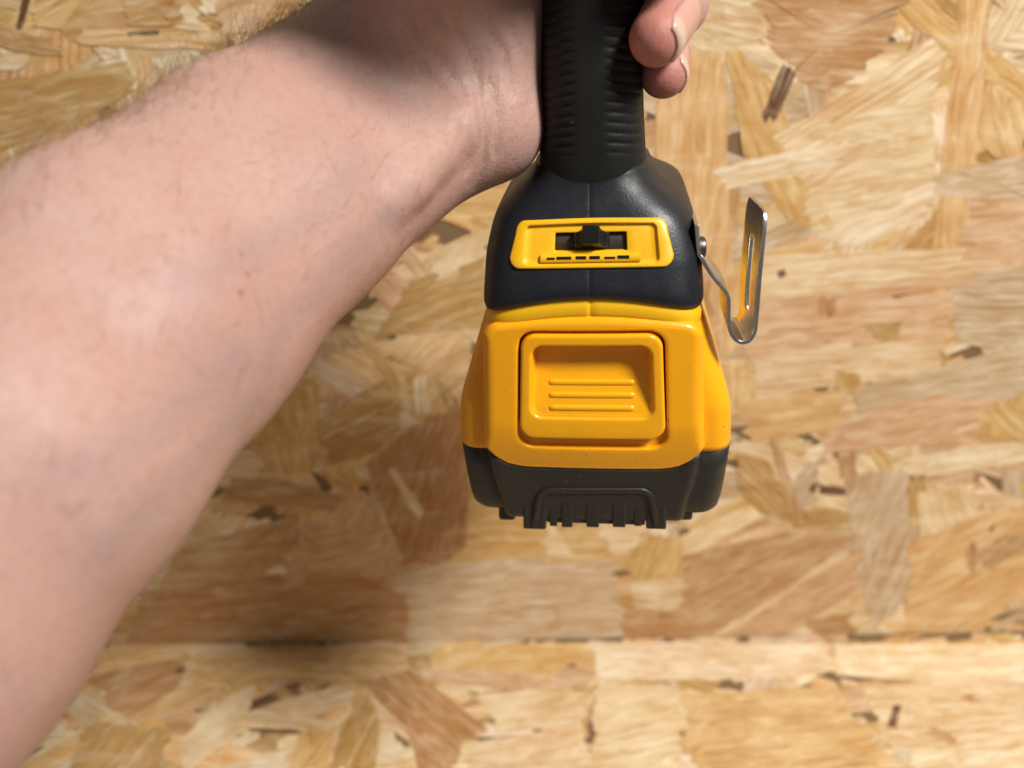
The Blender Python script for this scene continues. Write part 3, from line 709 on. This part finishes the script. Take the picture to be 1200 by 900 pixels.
FING = {
 'little': [((-24, 56, 94), 10), ((16.5, 59, 94), 7.6), ((19.5, 38, 89.5), 6.9), ((17.2, 22.5, 84.6), 6.3)],
 'ring': [((-20, 61, 112), 10.5), ((20, 60, 107), 8.6), ((20.2, 29, 101), 7.7), ((12.4, 9.8, 94.2), 6.8)],
 'middle': [((-18, 65, 134), 11), ((22, 62, 127), 8.9), ((22, 28, 121), 8.0), ((13, 6, 116), 7.3)],
 'index': [((-18, 60, 153), 11), ((16, 80, 150), 8.9), ((24, 62, 147), 8.0), ((16, 44, 143), 7.2)],
 'thumb': [((-34, 6, 130), 14), ((-20, -6, 139), 11), ((6, -6, 143), 9.6), ((26, 2, 144), 8.6)]}
fing_prims = {}
for k_, ch in FING.items():
    fing_prims[k_] = [(np.array(ch[i][0], float), np.array(ch[i+1][0], float), ch[i][1], ch[i+1][1]) for i in range(3)]
def pcone(p, a, b, r1, r2):
    ba = b-a; t = np.clip(((p-a)@ba)/(ba@ba), 0, 1)
    d = p-a-t[:, None]*ba
    return np.sqrt((d*d).sum(1))-(r1+(r2-r1)*t)
def smin(a, b, k):
    h = np.maximum(k-np.abs(a-b), 0)/k; return np.minimum(a, b)-h*h*k*.25
extra = []                                          # relief laid on afterwards: tendons (+) and folds (-)
def sdf(p):
    d = None
    for (a, b, r1, r2, k) in prims:
        q = pcone(p, a, b, r1, r2); d = q if d is None else smin(d, q, k)
    fing = None
    for name, pr_ in fing_prims.items():
        f_ = None
        for (a, b, r1, r2) in pr_:
            q = pcone(p, a, b, r1, r2); f_ = q if f_ is None else smin(f_, q, 3.0)
        fing = f_ if fing is None else smin(fing, f_, .8)
    d = smin(d, fing, 5.0)
    for (a, b, r1, r2, k, sg) in extra:
        q = pcone(p, a, b, r1, r2)
        if sg > 0: d = smin(d, q, k)
        else: d = -smin(-d, q, k)
    return d
def hit(u, v, d0=90.0, d1=330.0):                   # where the line of sight meets the skin
    D = ray(u, v); o = CAM*1000; t = d0
    for _ in range(80):
        s = float(sdf((o+D*t)[None])[0]); t += s*.8/np.linalg.norm(D)
        if abs(s) < .02 or t > d1: break
    return o+D*t if t < d1 else None
def skin_line(px, depth, r, k, sg):
    pts = [hit(u, v) for u, v in px]; pts = [p for p in pts if p is not None]
    nn = ray(500, 200); nn = nn/np.linalg.norm(nn)
    res = []
    for i in range(len(pts)-1): res.append((pts[i]+nn*depth, pts[i+1]+nn*depth, r, r, k, sg))
    return res
new = []
new += skin_line([(455, 235), (478, 212), (505, 182), (532, 152), (545, 130)], 4.0, 4.2, 5, 1)      # wrist tendon
folds = []
extra += new+folds

def polygonise(lo, hi, h):
    hc = 6.0
    nc = np.ceil((hi-lo)/hc).astype(int)+2
    g = np.stack(np.meshgrid(*[lo[i]+hc*np.arange(nc[i]) for i in range(3)], indexing='ij'), -1)
    dc = sdf(g.reshape(-1, 3)).reshape(nc)
    n = np.floor((hi-lo)/h).astype(int)
    ii = [np.clip(np.round(np.arange(n[i])*h/hc).astype(int), 0, nc[i]-1) for i in range(3)]
    vol = dc[np.ix_(*ii)].copy()
    m = np.abs(vol) < 8.5
    idx = np.argwhere(m)
    vol[m] = sdf(lo+idx*h)
    ins = vol < 0
    c = [ins[i:n[0]-1+i, j:n[1]-1+j, k:n[2]-1+k] for i in (0, 1) for j in (0, 1) for k in (0, 1)]
    s = sum(x.astype(np.int8) for x in c); act = (s > 0) & (s < 8)
    cid = -np.ones(act.shape, np.int64); A = np.argwhere(act); cid[act] = np.arange(len(A))
    acc = np.zeros((len(A), 3)); cnt = np.zeros(len(A))
    offs = [(i, j, k) for i in (0, 1) for j in (0, 1) for k in (0, 1)]
    for o in offs:
        for ax in range(3):
            if o[ax]: continue
            o2 = list(o); o2[ax] = 1
            v1 = vol[A[:, 0]+o[0], A[:, 1]+o[1], A[:, 2]+o[2]]; v2 = vol[A[:, 0]+o2[0], A[:, 1]+o2[1], A[:, 2]+o2[2]]
            x = (v1 < 0) != (v2 < 0); t = np.where(x, v1/np.where(v1 == v2, 1, v1-v2), 0)
            p = np.array(o, float)+0*A; p[:, ax] += t
            acc[x] += p[x]; cnt[x] += 1
    P = lo+(A+acc/cnt[:, None])*h
    for _ in range(2):                               # pull onto the true surface
        e = .25; d = sdf(P)
        G = np.stack([sdf(P+np.eye(3)[i]*e)-sdf(P-np.eye(3)[i]*e) for i in range(3)], 1)/(2*e)
        P = P-G*np.clip(d, -h*.5, h*.5)[:, None]/np.maximum((G*G).sum(1), .25)[:, None]
    Q = []
    for ax in range(3):
        b, c_ = [x for x in range(3) if x != ax]
        sl1 = [slice(None)]*3; sl2 = [slice(None)]*3; sl1[ax] = slice(0, -1); sl2[ax] = slice(1, None)
        ed = ins[tuple(sl1)] != ins[tuple(sl2)]; E_ = np.argwhere(ed)
        E_ = E_[(E_[:, b] > 0) & (E_[:, c_] > 0) & (E_[:, b] < n[b]-1) & (E_[:, c_] < n[c_]-1)]
        flip = ins[E_[:, 0], E_[:, 1], E_[:, 2]]
        def at(db, dc_):
            q = E_.copy(); q[:, b] += db; q[:, c_] += dc_; return cid[q[:, 0], q[:, 1], q[:, 2]]
        q = np.stack([at(-1, -1), at(0, -1), at(0, 0), at(-1, 0)], 1)
        if ax == 1: flip = ~flip
        q[~flip] = q[~flip][:, ::-1]
        Q.append(q[(q >= 0).all(1)])
    return P, np.concatenate(Q)
lo = np.array([-222., -206, -74]); hi = np.array([44., 96, 172])
SV, SF = polygonise(lo, hi, 1.3)
me = bpy.data.meshes.new('person'); me.vertices.add(len(SV)); me.vertices.foreach_set('co', (SV*.001).astype(np.float32).ravel())
me.loops.add(SF.size); me.loops.foreach_set('vertex_index', SF.ravel().astype(np.int32)); me.polygons.add(len(SF))
me.polygons.foreach_set('loop_start', np.arange(0, SF.size, 4, dtype=np.int32)); me.polygons.foreach_set('use_smooth', np.ones(len(SF), bool))
me.update(calc_edges=True); me.validate(); me.materials.append(SKIN)
hand = bpy.data.objects.new('person', me); col.objects.link(hand); fixn(hand)
hand['label'] = 'bare forearm reaching in from the left, hand closed round the black grip'; hand['category'] = 'person'
# colour marks: flushed fingertips, faint veins, moles; crease mask near wrist and palm
def dist_line(P, a, b):
    ba = b-a; t = np.clip(((P-a)@ba)/(ba@ba), 0, 1); return np.linalg.norm(P-a-t[:, None]*ba, axis=1)
fl = np.zeros(len(SV)); vein = np.zeros(len(SV)); mole = np.zeros(len(SV))
for k_ in FING: fl = np.maximum(fl, .75*sstep(17, 6.0, np.linalg.norm(SV-np.array(FING[k_][3][0]), axis=1)))
for px in ([(330, 380), (390, 320), (440, 270), (480, 225)], [(120, 640), (210, 560), (300, 470), (330, 380)], [(210, 330), (300, 290), (370, 250), (420, 190)], [(60, 560), (190, 500), (280, 420)]):
    pts = [hit(u, v) for u, v in px]
    for i in range(len(pts)-1):
        if pts[i] is not None and pts[i+1] is not None: vein = np.maximum(vein, .22*sstep(6, .5, dist_line(SV, pts[i], pts[i+1])))
foldv = np.zeros(len(SV))
for w_, px in ((1.0, [(556, 75), (560, 110), (566, 150), (565, 190), (556, 222)]), (.8, [(540, 140), (548, 165), (547, 200)]), (.7, [(520, 20), (545, 55), (560, 90)]), (.8, [(480, 10), (500, 50), (530, 90), (545, 115)]),
               (.6, [(575, 100), (583, 140), (580, 180)]), (.6, [(455, 30), (490, 80), (520, 110)]), (.6, [(560, 20), (590, 60), (600, 110)]), (.5, [(595, 30), (615, 70), (622, 120)])):
    P2 = []
    for (u0, v0), (u1, v1) in zip(px[:-1], px[1:]):
        for t in (0, .33, .67): P2.append(hit(lerp(u0, u1, t), lerp(v0, v1, t)))
    P2.append(hit(*px[-1])); P2 = [p for p in P2 if p is not None]
    for a, b in zip(P2[:-1], P2[1:]):
        if np.linalg.norm(a-b) < 25: foldv = np.maximum(foldv, w_*np.exp(-(dist_line(SV, a, b)/1.35)**2))
crease = .25+.75*sstep(46, 18, np.linalg.norm(SV-np.array([-38, 12, 92.]), axis=1))
crease *= sstep(90, 50, np.linalg.norm(SV-np.array([-38, 12, 92.]), axis=1))
ca = me.color_attributes.new('flush', 'FLOAT_COLOR', 'POINT'); ca.data.foreach_set('color', np.stack([fl, vein, mole, np.ones(len(SV))], 1).ravel().astype(np.float32))
at2_ = me.attributes.new('fold', 'FLOAT', 'POINT'); at2_.data.foreach_set('value', foldv.astype(np.float32))
at_ = me.attributes.new('crease', 'FLOAT', 'POINT'); at_.data.foreach_set('value', crease.astype(np.float32))
# moles as tiny raised spots
MOLE = Mat('mole', Roughness=.6, Base_Color=(.36, .13, .07, 1)).m
for (u, v, r_) in ((283, 298, .42), (290, 321, .45), (282, 342, .55), (472, 245, .3), (413, 392, .25)):
    p = hit(u, v)
    if p is None: continue
    nn = np.array([float(sdf((p+np.eye(3)[i]*.3)[None])[0]-sdf((p-np.eye(3)[i]*.3)[None])[0]) for i in range(3)]); nn /= np.linalg.norm(nn)
    a = np.cross(nn, [0, 0, 1.]); a /= np.linalg.norm(a); b = np.cross(nn, a)
    rr = [[p+nn*(hh*r_)+(a*math.cos(t)*.8+b*math.sin(t)*1.2)*q_*r_ for t in np.linspace(0, 2*math.pi, 13)[:-1]] for hh, q_ in ((-.3, 1.1), (.02, 1.0), (.13, .7), (.18, .3))]
    MB().rings(rr, cap0=True, cap1=True).obj('mole', MOLE, hand)
# fingernails
def nail(ch, dors, arc=58, l0=.25, l1=1.18, lift=.12):
    a, ra = np.array(ch[2][0], float), ch[2][1]; b, rb_ = np.array(ch[3][0], float), ch[3][1]
    ax = b-a; L = np.linalg.norm(ax); ax /= L; d = np.array(dors, float); d -= ax*(d@ax); d /= np.linalg.norm(d); s = np.cross(ax, d)
    V_, Fq_, E_ = [], [], []; nu, nv = 12, 13
    for i in range(nu):
        t = i/(nu-1); along = (l0+(l1-l0)*t)*L; r0 = ra+(rb_-ra)*min(1, along/L)
        over = max(0, along-L); rr = math.sqrt(max(r0*r0-over*over*.75, 1))+lift if over > 0 else r0+lift*.6*sstep(0, .4, t)+.05
        w = arc*(1-.28*(1-t)**3-(.30*max(0, (t-.7)/.3)**2))
        for j in range(nv):
            q = j/(nv-1)*2-1; th = math.radians(w*q)
            V_.append(a+ax*along+(d*math.cos(th)+s*math.sin(th))*rr*(1-.02*abs(q))); E_.append(float(sstep(.76, .86, t+.05*(1-q*q)*0)))
    for i in range(nu-1):
        for j in range(nv-1): Fq_.append((i*nv+j, i*nv+j+1, (i+1)*nv+j+1, (i+1)*nv+j))
    o = mesh_obj('fingernail', V_, Fq_, NAIL, hand)
    at = o.data.attributes.new('edge', 'FLOAT', 'POINT'); at.data.foreach_set('value', np.array(E_, np.float32))
    so = o.modifiers.new('thick', 'SOLIDIFY'); so.thickness = .0005; so.offset = 0
nail(FING['ring'], (1, -.25, .05)); nail(FING['little'], (1, -.1, .1)); nail(FING['middle'], (1, -.2, 0)); nail(FING['index'], (1, 0, 0)); nail(FING['thumb'], (0, -1, .1))

# arm hair: fine tapered strands lying along the skin, denser towards the thumb side
V_, Fq_ = [], []
armdir = ARM[0]-ARM[3]; armdir /= np.linalg.norm(armdir)
e = .5
cand = rng.choice(len(SV), min(len(SV), 60000), replace=False)
PP = SV[cand]; G = np.stack([sdf(PP+np.eye(3)[i]*e)-sdf(PP-np.eye(3)[i]*e) for i in range(3)], 1); G /= np.linalg.norm(G, axis=1)[:, None]+1e-9
rad = G@(AX/np.linalg.norm(AX)); back = G@Fv
alongA = (PP-ARM[3])@armdir
keep = (alongA > -90) & (alongA < 128) & ((PP@np.array([1., 0, 0])) < -45)
prob = .05+.25*sstep(.1, .6, rad)+.75*sstep(.5, .9, rad)+.1*sstep(.2, .8, back)
keep &= rng.random(len(PP)) < prob
for p, g, rd in zip(PP[keep], G[keep], rad[keep]):
    Lh = rng.uniform(6, 15)*(1.0 if rd > .5 else .6); d = armdir*rng.uniform(.3, .9)+np.cross(g, armdir)*rng.normal(.35, .35)+g*rng.uniform(.15, .5)+rng.normal(0, .2, 3)
    d /= np.linalg.norm(d); cur = p-g*.2; r0 = rng.uniform(.03, .05)*(1.25 if rd > .5 else 1)
    b0 = len(V_); nseg = 5
    side = np.cross(d, g); side /= np.linalg.norm(side)+1e-9; up = np.cross(side, d)
    bend = rng.normal(0, .12, 3)-g*.10
    for i in range(nseg):
        rr = r0*(1-.75*i/(nseg-1))
        for a in (0, 2.094, 4.189): V_.append(cur+(side*math.cos(a)+up*math.sin(a))*rr)
        d = d+bend; d /= np.linalg.norm(d); cur = cur+d*Lh/(nseg-1)
    for i in range(nseg-1):
        for j in range(3):
            k2 = (j+1) % 3; Fq_.append((b0+i*3+j, b0+i*3+k2, b0+(i+1)*3+k2, b0+(i+1)*3+j))
hair = mesh_obj('arm_hair', V_, Fq_, HAIR, hand); hair['kind'] = 'stuff'
